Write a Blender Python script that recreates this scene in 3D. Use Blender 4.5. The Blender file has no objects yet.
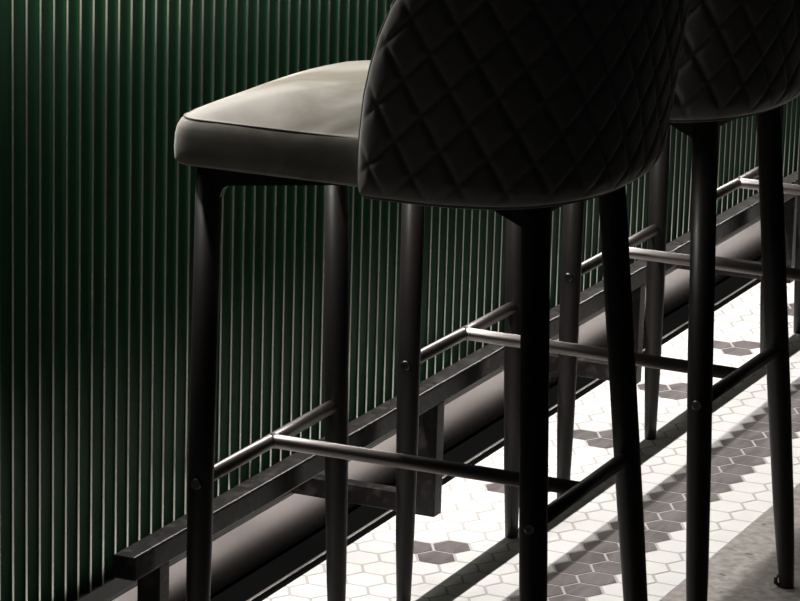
import bpy, bmesh, math, random
from mathutils import Vector, Matrix, noise

random.seed(7)
W = 0.05                      # one mosaic tile, flat to flat, in metres: all lengths below are in tiles
C = bpy.context.scene.collection
PI = math.pi

# ------------------------------------------------------------------ materials
def mat(name, color, rough=0.5, metal=0.0, sheen=0.0, spec=0.5, sheen_tint=None, sheen_rough=0.4):
    m = bpy.data.materials.new(name); m.use_nodes = True
    b = m.node_tree.nodes['Principled BSDF']
    b.inputs['Base Color'].default_value = (*color, 1)
    b.inputs['Roughness'].default_value = rough
    b.inputs['Metallic'].default_value = metal
    b.inputs['Specular IOR Level'].default_value = spec
    b.inputs['Sheen Weight'].default_value = sheen
    b.inputs['Sheen Roughness'].default_value = sheen_rough
    if sheen_tint: b.inputs['Sheen Tint'].default_value = (*sheen_tint, 1)
    return m

def nodes(m):
    nt = m.node_tree
    return nt, nt.nodes, nt.links, nt.nodes['Principled BSDF']

def noise_color(m, scale, c0, c1, lo=0.35, hi=0.65, detail=6, stretch=(1, 1, 1), distortion=0.0):
    nt, N, L, b = nodes(m)
    tc = N.new('ShaderNodeTexCoord'); mp = N.new('ShaderNodeMapping')
    mp.inputs['Scale'].default_value = stretch
    n = N.new('ShaderNodeTexNoise'); n.inputs['Scale'].default_value = scale
    n.inputs['Detail'].default_value = detail; n.inputs['Distortion'].default_value = distortion
    r = N.new('ShaderNodeValToRGB')
    r.color_ramp.elements[0].position = lo; r.color_ramp.elements[0].color = (*c0, 1)
    r.color_ramp.elements[1].position = hi; r.color_ramp.elements[1].color = (*c1, 1)
    L.new(tc.outputs['Object'], mp.inputs['Vector']); L.new(mp.outputs['Vector'], n.inputs['Vector'])
    L.new(n.outputs['Fac'], r.inputs['Fac']); L.new(r.outputs['Color'], b.inputs['Base Color'])
    return n, r

def noise_rough(m, scale, r0, r1, stretch=(1, 1, 1)):
    nt, N, L, b = nodes(m)
    tc = N.new('ShaderNodeTexCoord'); mp = N.new('ShaderNodeMapping'); mp.inputs['Scale'].default_value = stretch
    n = N.new('ShaderNodeTexNoise'); n.inputs['Scale'].default_value = scale; n.inputs['Detail'].default_value = 5
    r = N.new('ShaderNodeMapRange'); r.inputs['To Min'].default_value = r0; r.inputs['To Max'].default_value = r1
    L.new(tc.outputs['Object'], mp.inputs['Vector']); L.new(mp.outputs['Vector'], n.inputs['Vector'])
    L.new(n.outputs['Fac'], r.inputs['Value']); L.new(r.outputs['Result'], b.inputs['Roughness'])

def bump(m, scale, strength, dist=0.001, stretch=(1, 1, 1)):
    nt, N, L, b = nodes(m)
    tc = N.new('ShaderNodeTexCoord'); mp = N.new('ShaderNodeMapping'); mp.inputs['Scale'].default_value = stretch
    n = N.new('ShaderNodeTexNoise'); n.inputs['Scale'].default_value = scale; n.inputs['Detail'].default_value = 6
    bp = N.new('ShaderNodeBump'); bp.inputs['Strength'].default_value = strength; bp.inputs['Distance'].default_value = dist
    L.new(tc.outputs['Object'], mp.inputs['Vector']); L.new(mp.outputs['Vector'], n.inputs['Vector'])
    L.new(n.outputs['Fac'], bp.inputs['Height']); L.new(bp.outputs['Normal'], b.inputs['Normal'])

def speckle(m):
    """small dark pits over whatever colour the material already has"""
    nt, N, L, b = nodes(m)
    src = b.inputs['Base Color'].links[0].from_socket
    tc = N.new('ShaderNodeTexCoord'); n = N.new('ShaderNodeTexNoise'); n.inputs['Scale'].default_value = 38; n.inputs['Detail'].default_value = 3
    r = N.new('ShaderNodeValToRGB'); r.color_ramp.elements[0].position = 0.27; r.color_ramp.elements[1].position = 0.34
    r.color_ramp.elements[0].color = (0.3, 0.28, 0.27, 1); r.color_ramp.elements[1].color = (1, 1, 1, 1)
    mx = N.new('ShaderNodeMix'); mx.data_type = 'RGBA'; mx.blend_type = 'MULTIPLY'; mx.inputs['Factor'].default_value = 1.0
    L.new(tc.outputs['Object'], n.inputs['Vector']); L.new(n.outputs['Fac'], r.inputs['Fac'])
    L.new(src, mx.inputs[6]); L.new(r.outputs['Color'], mx.inputs[7]); L.new(mx.outputs[2], b.inputs['Base Color'])

M = {}
M['green'] = mat('green_reeded_panel', (0.0075, 0.037, 0.0165), 0.5, spec=0.15)
noise_rough(M['green'], 9, 0.42, 0.58, (1, 1, 0.15))
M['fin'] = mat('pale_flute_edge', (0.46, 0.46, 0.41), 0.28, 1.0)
M['black'] = mat('black_painted_steel', (0.016, 0.0135, 0.013), 0.45, spec=0.4)
noise_rough(M['black'], 25, 0.36, 0.5)
M['rail'] = mat('gunmetal_tube', (0.21, 0.19, 0.185), 0.3, 1.0)
noise_rough(M['rail'], 40, 0.32, 0.46)
M['foot'] = mat('black_satin_steel', (0.035, 0.031, 0.031), 0.3, spec=0.2)
noise_color(M['foot'], 60, (0.012, 0.01, 0.01), (0.06, 0.055, 0.054), 0.5, 0.8)
noise_rough(M['foot'], 35, 0.22, 0.36)
M['plinth'] = mat('brushed_steel_plinth', (0.34, 0.305, 0.3), 0.22, 1.0)
noise_rough(M['plinth'], 12, 0.18, 0.3, (1, 0.1, 1))
M['ledge'] = mat('black_ledge', (0.018, 0.017, 0.016), 0.35, spec=0.3)
M['gap'] = mat('black_floor_channel', (0.004, 0.004, 0.004), 0.95, spec=0.0)
M['strip'] = mat('metal_edge_strip', (0.55, 0.52, 0.5), 0.35, 1.0)
M['white'] = mat('white_mosaic', (0.80, 0.785, 0.765), 0.45, spec=0.15)
noise_color(M['white'], 14, (0.77, 0.755, 0.735), (0.83, 0.815, 0.80), 0.3, 0.7)
M['dark'] = mat('grey_mosaic', (0.12, 0.1, 0.1), 0.5, spec=0.3)
noise_color(M['dark'], 40, (0.092, 0.074, 0.074), (0.2, 0.175, 0.17), 0.38, 0.78, 8, (1.4, 0.35, 1), 0.6)
M['grout'] = mat('pale_grout', (0.5, 0.465, 0.45), 0.8, spec=0.2)
M['concrete'] = mat('concrete', (0.2, 0.19, 0.18), 0.7, spec=0.3)
noise_color(M['concrete'], 75, (0.22, 0.198, 0.185), (0.43, 0.395, 0.37), 0.3, 0.72, 10)
speckle(M['concrete'])
bump(M['concrete'], 60, 0.25, 0.002)
M['velvet'] = mat('grey_velvet', (0.2, 0.187, 0.16), 0.85, sheen=0.6, spec=0.1, sheen_tint=(1, 0.95, 0.86), sheen_rough=0.35)
noise_color(M['velvet'], 9, (0.12, 0.1, 0.068), (0.37, 0.35, 0.32), 0.37, 0.6, 4, (0.6, 0.6, 0.6), 0.8)
bump(M['velvet'], 220, 0.12, 0.001)
M['shell'] = mat('charcoal_velvet', (0.17, 0.159, 0.147), 0.9, sheen=0.7, spec=0.1)
M['thread'] = mat('dark_thread', (0.16, 0.15, 0.14), 0.8, sheen=0.2, spec=0.2)
M['screw'] = mat('dark_screw', (0.11, 0.1, 0.1), 0.35, 1.0)
M['rubber'] = mat('black_rubber', (0.01, 0.01, 0.01), 0.7)

# ------------------------------------------------------------------ mesh helpers
def S(v): return (v[0] * W, v[1] * W, v[2] * W)

def link(name, bm, mats, parent=None, smooth=False, recalc=True):
    if recalc: bmesh.ops.recalc_face_normals(bm, faces=bm.faces)
    me = bpy.data.meshes.new(name); bm.to_mesh(me); bm.free()
    for m in (mats if isinstance(mats, (list, tuple)) else [mats]): me.materials.append(m)
    if smooth:
        for p in me.polygons: p.use_smooth = True
    o = bpy.data.objects.new(name, me); C.objects.link(o)
    if parent: o.parent = parent
    return o

def box(bm, a, b, bev=0.0):
    r = bmesh.ops.create_cube(bm, size=1)
    vs = r['verts']
    for v in vs:
        v.co = Vector([(a[i] + (b[i] - a[i]) * (v.co[i] + 0.5)) * W for i in range(3)])
    if bev:
        es = list({e for v in vs for e in v.link_edges})
        bmesh.ops.bevel(bm, geom=es, offset=bev * W, segments=3, affect='EDGES', profile=0.5)

def tube(bm, pts, radii, n=24, caps=True):
    """round tube through points (tiles), one radius per point"""
    pts = [Vector(p) for p in pts]; rings = []
    for i, p in enumerate(pts):
        d = (pts[min(i + 1, len(pts) - 1)] - pts[max(i - 1, 0)]).normalized()
        up = Vector((0, 0, 1)) if abs(d.z) < 0.9 else Vector((1, 0, 0))
        a = d.cross(up).normalized(); b = d.cross(a).normalized()
        rings.append([bm.verts.new((p + (a * math.cos(2 * PI * k / n) + b * math.sin(2 * PI * k / n)) * radii[i]) * W) for k in range(n)])
    for i in range(len(rings) - 1):
        for k in range(n):
            bm.faces.new((rings[i][k], rings[i][(k + 1) % n], rings[i + 1][(k + 1) % n], rings[i + 1][k]))
    if caps:
        bm.faces.new(rings[0]); bm.faces.new(rings[-1])

def prism(bm, poly, axis, lo, hi):
    """extrude a 2-D polygon; axis 1: poly in (x,z) along y"""
    def P(q, t):
        return Vector((q[0], t, q[1])) * W if axis == 1 else (Vector((t, q[0], q[1])) * W if axis == 0 else Vector((q[0], q[1], t)) * W)
    a = [bm.verts.new(P(q, lo)) for q in poly]; b = [bm.verts.new(P(q, hi)) for q in poly]
    bm.faces.new(a); bm.faces.new(b)
    n = len(poly)
    for i in range(n): bm.faces.new((a[i], a[(i + 1) % n], b[(i + 1) % n], b[i]))

def structure(o, label=None):
    o['kind'] = 'structure'
    if label: o['label'] = label
    return o

def thing(name, label, cat, loc=(0, 0, 0), rz=0, group=None):
    o = bpy.data.objects.new(name, None); C.objects.link(o)
    o.empty_display_size = 0.05
    o.location = S(loc); o.rotation_euler = (0, 0, rz)
    o['label'] = label; o['category'] = cat
    if group: o['group'] = group
    return o

# ------------------------------------------------------------------ setting: reeded bar front
Y0, Y1 = -22.0, 74.0
PITCH, PHASE = 0.583, -2.4261
bm = bmesh.new()
k0 = int((Y0 - PHASE) / PITCH); k1 = int((Y1 - PHASE) / PITCH)
SEG = 10; FIN = 0.085; TIP = 0.03; DEEP = 0.075       # shallow concave flutes between thin raised fins
prof = []                                          # (x, y, is_fin)
for k in range(k0, k1):
    y = PHASE + k * PITCH - 0.05                    # near face of the fin
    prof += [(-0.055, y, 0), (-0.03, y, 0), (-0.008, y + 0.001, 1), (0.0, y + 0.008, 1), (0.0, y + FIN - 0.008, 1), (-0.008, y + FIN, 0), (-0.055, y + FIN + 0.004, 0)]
    a, b = y + FIN + 0.004, y + PITCH
    for q in range(1, SEG):
        t = q / SEG
        prof.append((-0.055 - DEEP * math.sin(PI * t) ** 0.8, a + (b - a) * t, 0))
prof.append((-0.055, PHASE + k1 * PITCH - 0.05, 0))
prof = [(x + 0.02, y, m) for x, y, m in prof]
zs = (1.53, 8, 16, 21.0)
cols = [[bm.verts.new(S((x, y, z))) for z in zs] for x, y, mi in prof]
for a, b, pf in zip(cols, cols[1:], prof):
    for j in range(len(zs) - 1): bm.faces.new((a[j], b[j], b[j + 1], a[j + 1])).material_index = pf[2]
ya, yb = prof[0][1], prof[-1][1]
bx = -1.2
back = [bm.verts.new(S((bx, y, z))) for y in (ya, yb) for z in (zs[0], zs[-1])]
bm.faces.new((back[0], back[1], back[3], back[2]))
bm.faces.new([cols[0][j] for j in range(4)] + [back[1], back[0]])
bm.faces.new([cols[-1][j] for j in range(4)] + [back[3], back[2]])
bm.faces.new([c[3] for c in cols] + [back[3], back[1]])
bm.faces.new([c[0] for c in cols] + [back[2], back[0]])
o = structure(link('wall_left', bm, [M['green'], M['fin']], smooth=True), 'dark green reeded bar front with vertical half round flutes')
o.data.polygons[0].use_smooth = True
n_side = (len(cols) - 1) * 3
for p in o.data.polygons[:]:
    if p.index >= n_side or p.material_index == 1: p.use_smooth = False

bm = bmesh.new(); box(bm, (-1.2, Y0, 0), (0.58, Y1, 1.44), 0.02)
structure(link('baseboard_left', bm, M['plinth']), 'satin steel plinth below the green reeded bar front')
bm = bmesh.new(); box(bm, (-1.2, Y0, 1.455), (0.61, Y1, 1.53), 0.012)
structure(link('trim_1', bm, M['ledge']), 'thin black ledge along the foot of the green panel')
bm = bmesh.new(); box(bm, (1.56, Y0, -0.05), (1.65, Y1, 0.035), 0.01)
structure(link('trim_2', bm, M['strip']), 'thin pale metal strip edging the white mosaic')

# ------------------------------------------------------------------ setting: floor (one mesh, tiles are its pattern)
HX, HY = 7.7557, 12.6461
COL = 1.5 / math.sqrt(3)
XT, XC = 1.86, 10.65
def clip(poly, x, keep_greater):
    out = []
    for i, p in enumerate(poly):
        q = poly[(i + 1) % len(poly)]
        ip = (p[0] >= x) if keep_greater else (p[0] <= x)
        iq = (q[0] >= x) if keep_greater else (q[0] <= x)
        if ip: out.append(p)
        if ip != iq:
            t = (x - p[0]) / (q[0] - p[0]); out.append((x, p[1] + t * (q[1] - p[1])))
    return out
bm = bmesh.new()
def flat(x0, y0, x1, y1, z, mi):
    f = bm.faces.new([bm.verts.new(S(v)) for v in ((x0, y0, z), (x1, y0, z), (x1, y1, z), (x0, y1, z))]); f.material_index = mi
flat(XT, Y0, XC, Y1, -0.012, 0)                     # grout bed
flat(XC, Y0, 60, Y1, 0.0, 3)                        # concrete
flat(-1.2, Y0, XT, Y1, -0.05, 4)                    # dark channel by the plinth
s = (1 - 0.085) / math.sqrt(3)
for c in range(-8, 6):
    for k in range(int(Y0 - HY) + 1, int(Y1 - HY) - 1):
        cx = HX + c * COL; cy = HY + k + (0.5 if c % 2 else 0.0)
        poly = [(cx + s * math.cos(a * PI / 3), cy + s * math.sin(a * PI / 3)) for a in range(6)]
        poly = clip(clip(poly, XT + 0.01, True), XC - 0.03, False)
        if len(poly) < 3: continue
        dark = c in (0, 1)
        j = (k + 1) % 6
        if c == -4 and j in (0, 1): dark = True
        if c == -5 and j == 0: dark = True
        jz = random.uniform(-0.002, 0.002)
        top = [bm.verts.new(S((x, y, jz))) for x, y in poly]
        f = bm.faces.new(top); f.material_index = 2 if dark else 1
        bot = [bm.verts.new(S((cx + (x - cx) * 1.02, cy + (y - cy) * 1.02, -0.014))) for x, y in poly]
        for i in range(len(poly)):
            g = bm.faces.new((top[i], bot[i], bot[(i + 1) % len(poly)], top[(i + 1) % len(poly)])); g.material_index = f.material_index
for f in bm.faces:
    f.normal_update()
    if f.normal.z < 0: f.normal_flip()
structure(link('floor', bm, [M['grout'], M['white'], M['dark'], M['concrete'], M['gap']], recalc=False),
          'white hexagon mosaic floor with a double row of grey hexagons, concrete beyond')

# counter overhang above the reeds, outside the frame; it carries the strip lamp
LX, LZ, LY0, LY1 = 0.45, 20.7, -4.5, 68.0
bm = bmesh.new()
prism(bm, [(-1.3, 21.0), (3.0, 21.0), (3.0, 22.0), (-1.3, 22.0)], 1, Y0, Y1)
structure(link('trim_3', bm, M['ledge']), 'dark counter overhang above the green panel')

# ------------------------------------------------------------------ foot rail along the bar
rail = thing('foot_rail', 'square black steel foot rail on brackets along the green reeded bar front', 'foot rail', (4.43, -5.17, 0))
def local(o, ref):
    o.matrix_parent_inverse = Matrix.Identity(4)
    o.location = (-ref[0] * W, -ref[1] * W, -ref[2] * W)
RB = (4.43, -5.17, 0)
bm = bmesh.new(); box(bm, (4.17, -5.17, 4.485), (4.7, Y1, 5.03), 0.045)
local(link('rail_bar', bm, M['foot'], rail), RB)
for k in range(6):
    y = -4.09 + 14.58 * k
    bm = bmesh.new(); box(bm, (4.15, y, 1.485), (4.7, y + 0.45, 4.505), 0.02)
    local(link('post', bm, M['foot'], rail), RB)
    bm = bmesh.new(); box(bm, (0.55, y + 0.01, 1.49), (4.17, y + 0.44, 1.995), 0.02)
    local(link('bracket_arm', bm, M['foot'], rail), RB)

# ------------------------------------------------------------------ bar stools
SP = 10.7118
ZR = 6.3936
FX, FA, FDX, FDY = 5.2249, 3.5404, 0.0084, 0.0263
RX, RA, RDX, RDY = 13.0185, 3.4165, 0.0663, 0.0953
X0 = 9.0                                            # stool origin: x of the seat centre
ZTOP = 13.05

def leg_axis(front, side, z, tw=(0, 0)):
    if front: x, y = FX - FDX * z, side * (FA - FDY * z)
    else: x, y = RX - RDX * z, side * (RA - RDY * z)
    y += tw[0] + (tw[1] - tw[0]) * z / 12.5
    if side > 0: y -= 0.12 * max(0, 1 - z / 8)
    x += 0.06 * max(0, 1 - z / 8)
    return Vector((x - X0, y, z))

def make_leg(front, side, tw, parent):
    bm = bmesh.new()
    prof = [(0.0, 0.15), (0.02, 0.17), (0.6, 0.188), (2.0, 0.232), (4.4, 0.27), (5.2, 0.278), (ZR, 0.281), (ZTOP, 0.284)] if front else \
           [(0.0, 0.17), (0.02, 0.19), (0.5, 0.212), (1.2, 0.24), (2.2, 0.268), (4.4, 0.29), (5.2, 0.296), (ZR, 0.298), (ZTOP, 0.304)]
    tube(bm, [leg_axis(front, side, z, tw) for z, _ in prof], [q for _, q in prof], 28)
    o = link('leg', bm, M['black'], parent, smooth=True)
    if side < 0:                                     # bolt head of the stretcher
        p = leg_axis(front, side, ZR, tw); r0 = 0.285
        b = bmesh.new(); dv = Vector((0.12, -0.993, 0))
        tube(b, [p + dv * (r0 * 0.9), p + dv * (r0 + 0.02), p + dv * (r0 + 0.04), p + dv * (r0 + 0.04), p + dv * (r0 - 0.03)],
             [0.125, 0.122, 0.10, 0.06, 0.045], 20)
        link('bolt', b, M['screw'], o, smooth=False)
    if not front:
        p = leg_axis(front, side, 0.0, tw)
        b = bmesh.new()
        tube(b, [p + Vector((-0.17, -0.10, 0.29)), p + Vector((-0.23, -0.13, 0.30)), p + Vector((-0.26, -0.14, 0.25)), p + Vector((-0.26, -0.14, 0.12)), p + Vector((-0.16, -0.1, 0.04)), p + Vector((0, 0, 0.035))],
             [0.03, 0.045, 0.05, 0.055, 0.05, 0.04], 12)
        link('glide_clip', b, M['rubber'], o, smooth=True)
    return o

# --- upholstered back shell
XCB, BB, WB, NB, ZB, B1, W1, B2 = 10.102, 3.691, 4.236, 2.456, 13.0, 0.159, 0.052, -0.009
def plan_table(z):
    h = max(0.0, z - 13.19)
    B = BB + B1 * h + B2 * h * h if h < 8 else BB + B1 * 8 + B2 * 64
    Wd = WB + W1 * h
    pts = []
    for i in range(121):
        t = PI / 2 * i / 120
        c, s_ = math.cos(t), math.sin(t)
        pts.append((XCB + B * max(c, 0) ** (2 / NB), Wd * max(s_, 0) ** (2 / NB)))
    for i in range(1, 21): pts.append((XCB - 3.0 * i / 20, Wd))
    cum = [0.0]
    for a, b in zip(pts, pts[1:]): cum.append(cum[-1] + math.hypot(b[0] - a[0], b[1] - a[1]))
    return pts, cum
def plan_at(tab, a):
    pts, cum = tab; s_ = 1 if a >= 0 else -1; a = abs(a)
    lo, hi = 0, len(cum) - 1
    a = min(a, cum[-1] - 1e-6)
    while hi - lo > 1:
        m = (lo + hi) // 2
        if cum[m] <= a: lo = m
        else: hi = m
    t = (a - cum[lo]) / (cum[hi] - cum[lo] + 1e-12)
    p, q = pts[lo], pts[hi]
    return Vector((p[0] + t * (q[0] - p[0]), s_ * (p[1] + t * (q[1] - p[1])), 0))
ZT = 21.4
EDGE = [(12.95, 9.36), (13.02, 9.25), (13.2, 9.20), (13.43, 9.19), (14.2, 9.235), (15.03, 9.33), (15.66, 9.47), (16.29, 9.655), (16.92, 9.93), (17.35, 10.22)]
def edge_arc(z):
    """half arc length of the shell at height z"""
    tab = plan_table(z)
    base = tab[1][120]
    if z <= 17.35:
        for (za, xa), (zb, xb) in zip(EDGE, EDGE[1:]):
            if z <= zb:
                x = xa + (xb - xa) * max(0, (z - za)) / (zb - za); break
        return base - (x - XCB)
    return None
A_TOP = None
def half_arc(z):
    a = edge_arc(z)
    if a is not None: return a
    a0 = edge_arc(17.35)
    t = (z - 17.35) / (ZT - 17.35)
    return a0 * math.sqrt(max(0.0, 1 - t ** 2.1)) * (1 - 0.07 * t) + 0.02

DU, DV = 0.49, 0.635              # half diagonals of the quilted diamonds
def quilt(a, z):
    """0 on a stitch line, towards 1 in the middle of a diamond"""
    z = z - 0.12 * abs(a) + 0.18; a = a + 0.25
    p = (a / DU + (z - 13.0) / DV) / 2; q = (a / DU - (z - 13.0) / DV) / 2
    d = min(abs(p - round(p)), abs(q - round(q)))      # 0..0.5
    return min(1.0, d / 0.5)

def make_back(parent):
    NU, NV = 300, 180
    zsv = []
    for j in range(NV + 1):
        v = j / NV
        zsv.append(12.95 + (ZT - 12.95) * (1 - (1 - v) ** 1.0))
    bm = bmesh.new(); outer, inner = [], []; rim = []
    for j, z in enumerate(zsv):
        A = half_arc(z); tab = plan_table(z); tabu = plan_table(z + 0.05)
        ro, ri = [], []
        for i in range(NU + 1):
            u = -1 + 2 * i / NU
            u = math.copysign(abs(u) ** 0.92, u)
            a = u * A
            p = plan_at(tab, a); p.z = z
            e = 0.05
            t1 = plan_at(tab, min(a + e, A + 0.2)) - plan_at(tab, a - e); t1.z = 0
            p2 = plan_at(tabu, a); p2.z = z + 0.05
            t2 = p2 - p
            n = t1.cross(t2).normalized()
            if n.x * 1.0 < 0 and abs(u) < 0.5: n = -n
            if n.dot(Vector((p.x - 9.0, p.y, 0))) < 0: n = -n
            # distance to the rim
            db = z - 12.95; dt = (ZT - z)
            ds = A * (1 - abs(u))
            if z > 17.35:
                zslope = 1.0
                ds = min(ds, dt * 1.2)
            d = max(0.0, min(db * 1.0, ds, dt * 0.9))
            f = min(1.0, d / 0.42); edge = math.sqrt(max(0.0, 1 - (1 - f) ** 2))
            ql = quilt(a, z)
            g = 1 - (1 - ql) ** 6
            fade = min(1.0, d / 0.5)
            o_off = -0.30 * (1 - edge) + 0.085 * g * fade - 0.01
            i_off = -0.30 - 0.42 * edge
            ro.append(bm.verts.new((p + n * o_off - Vector((X0, 0, 0))) * W))
            ri.append(bm.verts.new((p + n * i_off - Vector((X0, 0, 0))) * W))
        outer.append(ro); inner.append(ri)
    for j in range(NV):
        for i in range(NU):
            bm.faces.new((outer[j][i], outer[j][i + 1], outer[j + 1][i + 1], outer[j + 1][i]))
            bm.faces.new((inner[j][i], inner[j + 1][i], inner[j + 1][i + 1], inner[j][i + 1]))
    for j in range(NV):
        bm.faces.new((outer[j][0], outer[j + 1][0], inner[j + 1][0], inner[j][0]))
        bm.faces.new((outer[j][NU], inner[j][NU], inner[j + 1][NU], outer[j + 1][NU]))
    for i in range(NU):
        bm.faces.new((outer[0][i], inner[0][i], inner[0][i + 1], outer[0][i + 1]))
        bm.faces.new((outer[NV][i], outer[NV][i + 1], inner[NV][i + 1], inner[NV][i]))
    pip = []
    def add(v): pip.append(v.co / W)
    for j in range(NV, -1, -1): add(outer[j][0])
    for i in range(1, NU + 1): add(outer[0][i])
    for j in range(1, NV + 1): add(outer[j][NU])
    o = link('backrest', bm, M['shell'], parent, smooth=True)
    bm = bmesh.new(); pp = [pip[0]]
    for q in pip[1:]:
        if (q - pp[-1]).length > 0.06: pp.append(q)
    tube(bm, pp, [0.045] * len(pp), 8)
    link('piping', bm, M['thread'], o, smooth=True)
    return o

# --- seat cushion
SX0, SX1, SW = 4.72, 13.0, 4.0
def seat_plan(n):
    """outline, counter-clockwise: gently bowed front (low x), rounded corners, D-shaped back"""
    pts = []
    def corner(cx, cy, r, a0, a1, m):
        for i in range(m + 1):
            a = a0 + (a1 - a0) * i / m; pts.append((cx + r * math.cos(a), cy + r * math.sin(a)))
    rf, rb = 0.55, 3.0
    corner(SX0 + rf, -SW + rf + 0.05, rf, PI, 1.5 * PI, 8)
    for i in range(1, 10): pts.append((SX0 + rf + (SX1 - rb - SX0 - rf) * i / 10, -SW + 0.05 * (1 - i / 10) - 0.0))
    corner(SX1 - rb, -SW + rb, rb, 1.5 * PI, 2 * PI, 12)
    corner(SX1 - rb, SW - rb, rb, 0, 0.5 * PI, 12)
    for i in range(1, 10): pts.append((SX1 - rb - (SX1 - rb - SX0 - rf) * i / 10, SW - 0.05 * (i / 10)))
    corner(SX0 + rf, SW - rf - 0.05, rf, 0.5 * PI, PI, 8)
    m = 14
    for i in range(1, m):
        y = (SW - rf - 0.05) * (1 - 2 * i / m)
        pts.append((SX0 - 0.12 * (1 - (y / SW) ** 2), y))
    return pts
def make_seat(parent):
    out = seat_plan(0)
    bm = bmesh.new()
    cx, cy = 8.9, 0.0
    # (inset, height) from the underside centre, round the rim, over the crown
    prof = [(3.9, 13.28), (0.25, 13.26), (0.06, 13.27), (0.0, 13.34), (-0.01, 13.6), (0.0, 13.85), (0.03, 14.05), (0.09, 14.19),
            (0.16, 14.26), (0.20, 14.25), (0.27, 14.27), (0.5, 14.37), (0.9, 14.51), (1.5, 14.68), (2.2, 14.80), (3.0, 14.87), (3.9, 14.89)]
    rings = []
    for ins, z in prof:
        ring = []
        for x, y in out:
            dx, dy = x - cx, y - cy
            kx = max(0.0, 1 - ins / 4.0)
            px, py = cx + dx * kx, cy + dy * kx
            zz = z
            if z > 13.9: zz += noise.noise(Vector((px * 0.7, py * 0.7, 1.3))) * 0.04
            ring.append(bm.verts.new(S((px - X0, py, zz))))
        rings.append(ring)
    n = len(out)
    for a, b in zip(rings, rings[1:]):
        for i in range(n): bm.faces.new((a[i], a[(i + 1) % n], b[(i + 1) % n], b[i]))
    bm.faces.new(rings[0]); bm.faces.new(rings[-1])
    o = link('seat', bm, M['velvet'], parent, smooth=True)
    # piped seam round the top edge: two stitched rows
    for ins, z, r in ((0.145, 14.235, 0.022),):
        bm = bmesh.new()
        pts = [Vector((cx + (x - cx) * (1 - ins / 4) - X0, (y) * (1 - ins / 4), z)) for x, y in out]
        pts.append(pts[0]); tube(bm, pts, [r] * len(pts), 8)
        link('seam', bm, M['thread'], o, smooth=True)
    return o

def make_frame(parent):
    bm = bmesh.new()
    for sd in (-1, 1):
        y = sd * 3.2; yb = sd * 2.3
        # shaped side plates: deep at the legs, shallow in between
        bot = [(4.95, 12.4), (5.45, 12.6), (5.5, 12.76), (5.56, 12.83), (5.66, 12.87), (8.8, 13.17), (11.0, 13.05), (12.05, 12.52), (12.35, 12.35)]
        top = [(12.4, 13.32), (4.95, 13.32)]
        a = []; b = []
        for x, z in bot + top:
            t = (x - 5.2) / 7.0; yy = y + (yb - y) * t
            a.append(bm.verts.new(S((x - X0, yy - 0.1, z)))); b.append(bm.verts.new(S((x - X0, yy + 0.1, z))))
        bm.faces.new(a); bm.faces.new(b); n = len(a)
        for i in range(n): bm.faces.new((a[i], a[(i + 1) % n], b[(i + 1) % n], b[i]))
    for x, h in ((5.1, 3.2), (12.15, 2.3)):
        box(bm, (x - 0.1 - X0, -h, 12.75), (x + 0.1 - X0, h, 13.32), 0.01)
    return link('seat_frame', bm, M['black'], parent)

def stool(n, off, dr, label, tweak=None, built={}):
    dx, dy = off
    t = thing('bar_stool', label, 'bar stool', (X0 + dx, n * SP + dy, 0), dr, 'bar stools along the green reeded bar front')
    tweak = tweak or {}
    if not built:
        built['back'] = make_back(t); built['seat'] = make_seat(t); built['frame'] = make_frame(t)
        built['back'].location = S((-0.24, 0, 0.22)); built['seat'].location = S((-0.2, 0, 0.08))
    else:
        for k in ('back', 'seat', 'frame'):
            c = built[k].copy(); C.objects.link(c); c.parent = t
            for g in built[k].children:
                d = g.copy(); C.objects.link(d); d.parent = c
    for fr in (1, 0):
        for sd in (-1, 1): make_leg(fr, sd, tweak.get((fr, sd), (0, 0)), t)
    def tw(fr, sd): return leg_axis(fr, sd, ZR, tweak.get((fr, sd), (0, 0)))
    a, b, c, d = tw(1, -1), tw(1, 1), tw(0, -1), tw(0, 1)
    bm = bmesh.new(); tube(bm, [a, a + (b - a) * 0.5, b], [0.16] * 3, 20); link('front_stretcher', bm, M['rail'], t, smooth=True)
    bm = bmesh.new(); tube(bm, [c, c + (d - c) * 0.5, d], [0.16] * 3, 20); link('rear_stretcher', bm, M['black'], t, smooth=True)
    e, f = (a + b) / 2, (c + d) / 2
    bm = bmesh.new(); tube(bm, [e, e + (f - e) * 0.02, f], [0.19, 0.16, 0.16], 20); link('centre_stretcher', bm, M['rail'], t, smooth=True)
    return t

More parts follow.
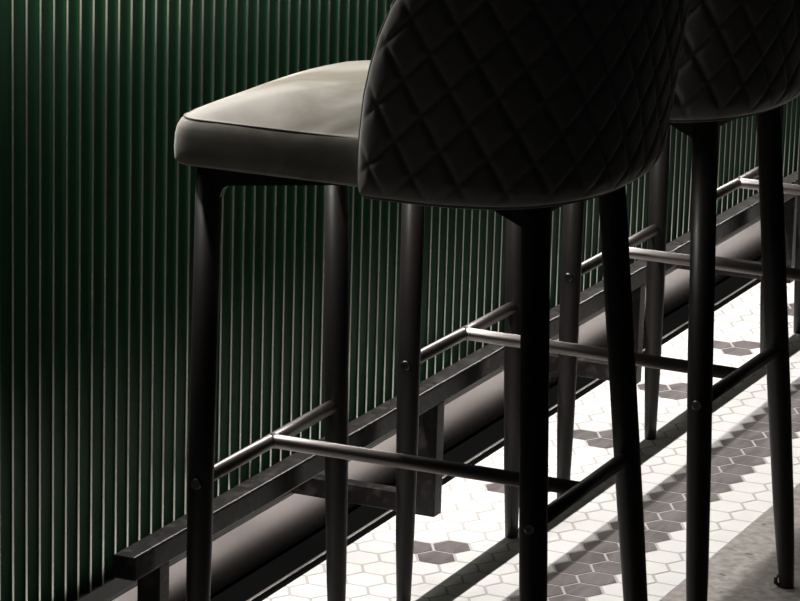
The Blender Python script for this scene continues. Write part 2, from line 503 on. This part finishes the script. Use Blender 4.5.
stool(0, (0.1271, -0.0165), 0.0108, 'velvet bar stool nearest the camera, its pale lit seat in full view',
      {(1, -1): (-0.2, 0.09), (1, 1): (0.08, -0.02), (0, -1): (0.08, 0.0), (0, 1): (0.09, -0.03)})
stool(1, (0.043, 0.0316), -0.0061, 'velvet bar stool right behind the nearest one, only its lower back and legs in view',
      {(1, -1): (0.16, 0.07), (0, -1): (-0.12, -0.09), (0, 1): (-0.06, 0.0)})
stool(2, (0.0575, -0.0158), -0.0009, 'third bar stool from the camera, its front legs seen past the nearest seat back', {(1, 1): (-0.08, 0.09)})
stool(3, (0, 0), 0, 'fourth bar stool from the camera, its bright footrest in view by the far right')
stool(4, (0, -0.27), 0, 'farthest bar stool, one dark leg at the right edge of the photo')

# ------------------------------------------------------------------ camera
cam = bpy.data.cameras.new('camera'); co = bpy.data.objects.new('camera', cam); C.objects.link(co)
r = Vector((0.90695995, 0.42027808, 0.02810666)); u = Vector((-0.12772779, 0.21082375, 0.96914342)); w = Vector((-0.40138418, 0.88256426, -0.24488989))
m = Matrix((r, u, -w)).transposed().to_4x4()
m.translation = Vector((36.5437, -62.034, 27.2199)) * W
co.matrix_world = m
cam.sensor_width = 36.0; cam.lens = 3231.98 / 800 * 36.0
cam.clip_start = 0.05; cam.clip_end = 200
bpy.context.scene.camera = co

# ------------------------------------------------------------------ light: long strip lamp under the counter overhang
def strip_light(name, x, z, y0, y1, width, power, color):
    l = bpy.data.lights.new(name, 'AREA'); l.shape = 'RECTANGLE'
    l.size = (y1 - y0) * W; l.size_y = width * W; l.energy = power; l.color = color
    o = bpy.data.objects.new(name, l); C.objects.link(o)
    o.location = S((x, (y0 + y1) / 2, z)); o.rotation_euler = (0, 0, PI / 2)
    return o
strip_light('under_counter_strip', LX, LZ - 0.06, LY0, LY1, 0.12, 46.0, (1.0, 0.965, 0.93))

wd = bpy.data.worlds.new('world'); bpy.context.scene.world = wd; wd.use_nodes = True
bg = wd.node_tree.nodes['Background']; bg.inputs['Color'].default_value = (0.9, 0.95, 1.0, 1); bg.inputs['Strength'].default_value = 0.006

vs = bpy.context.scene.view_settings
vs.view_transform = 'Standard'; vs.look = 'None'; vs.exposure = 0.0; vs.gamma = 1.0; vs.use_curve_mapping = False
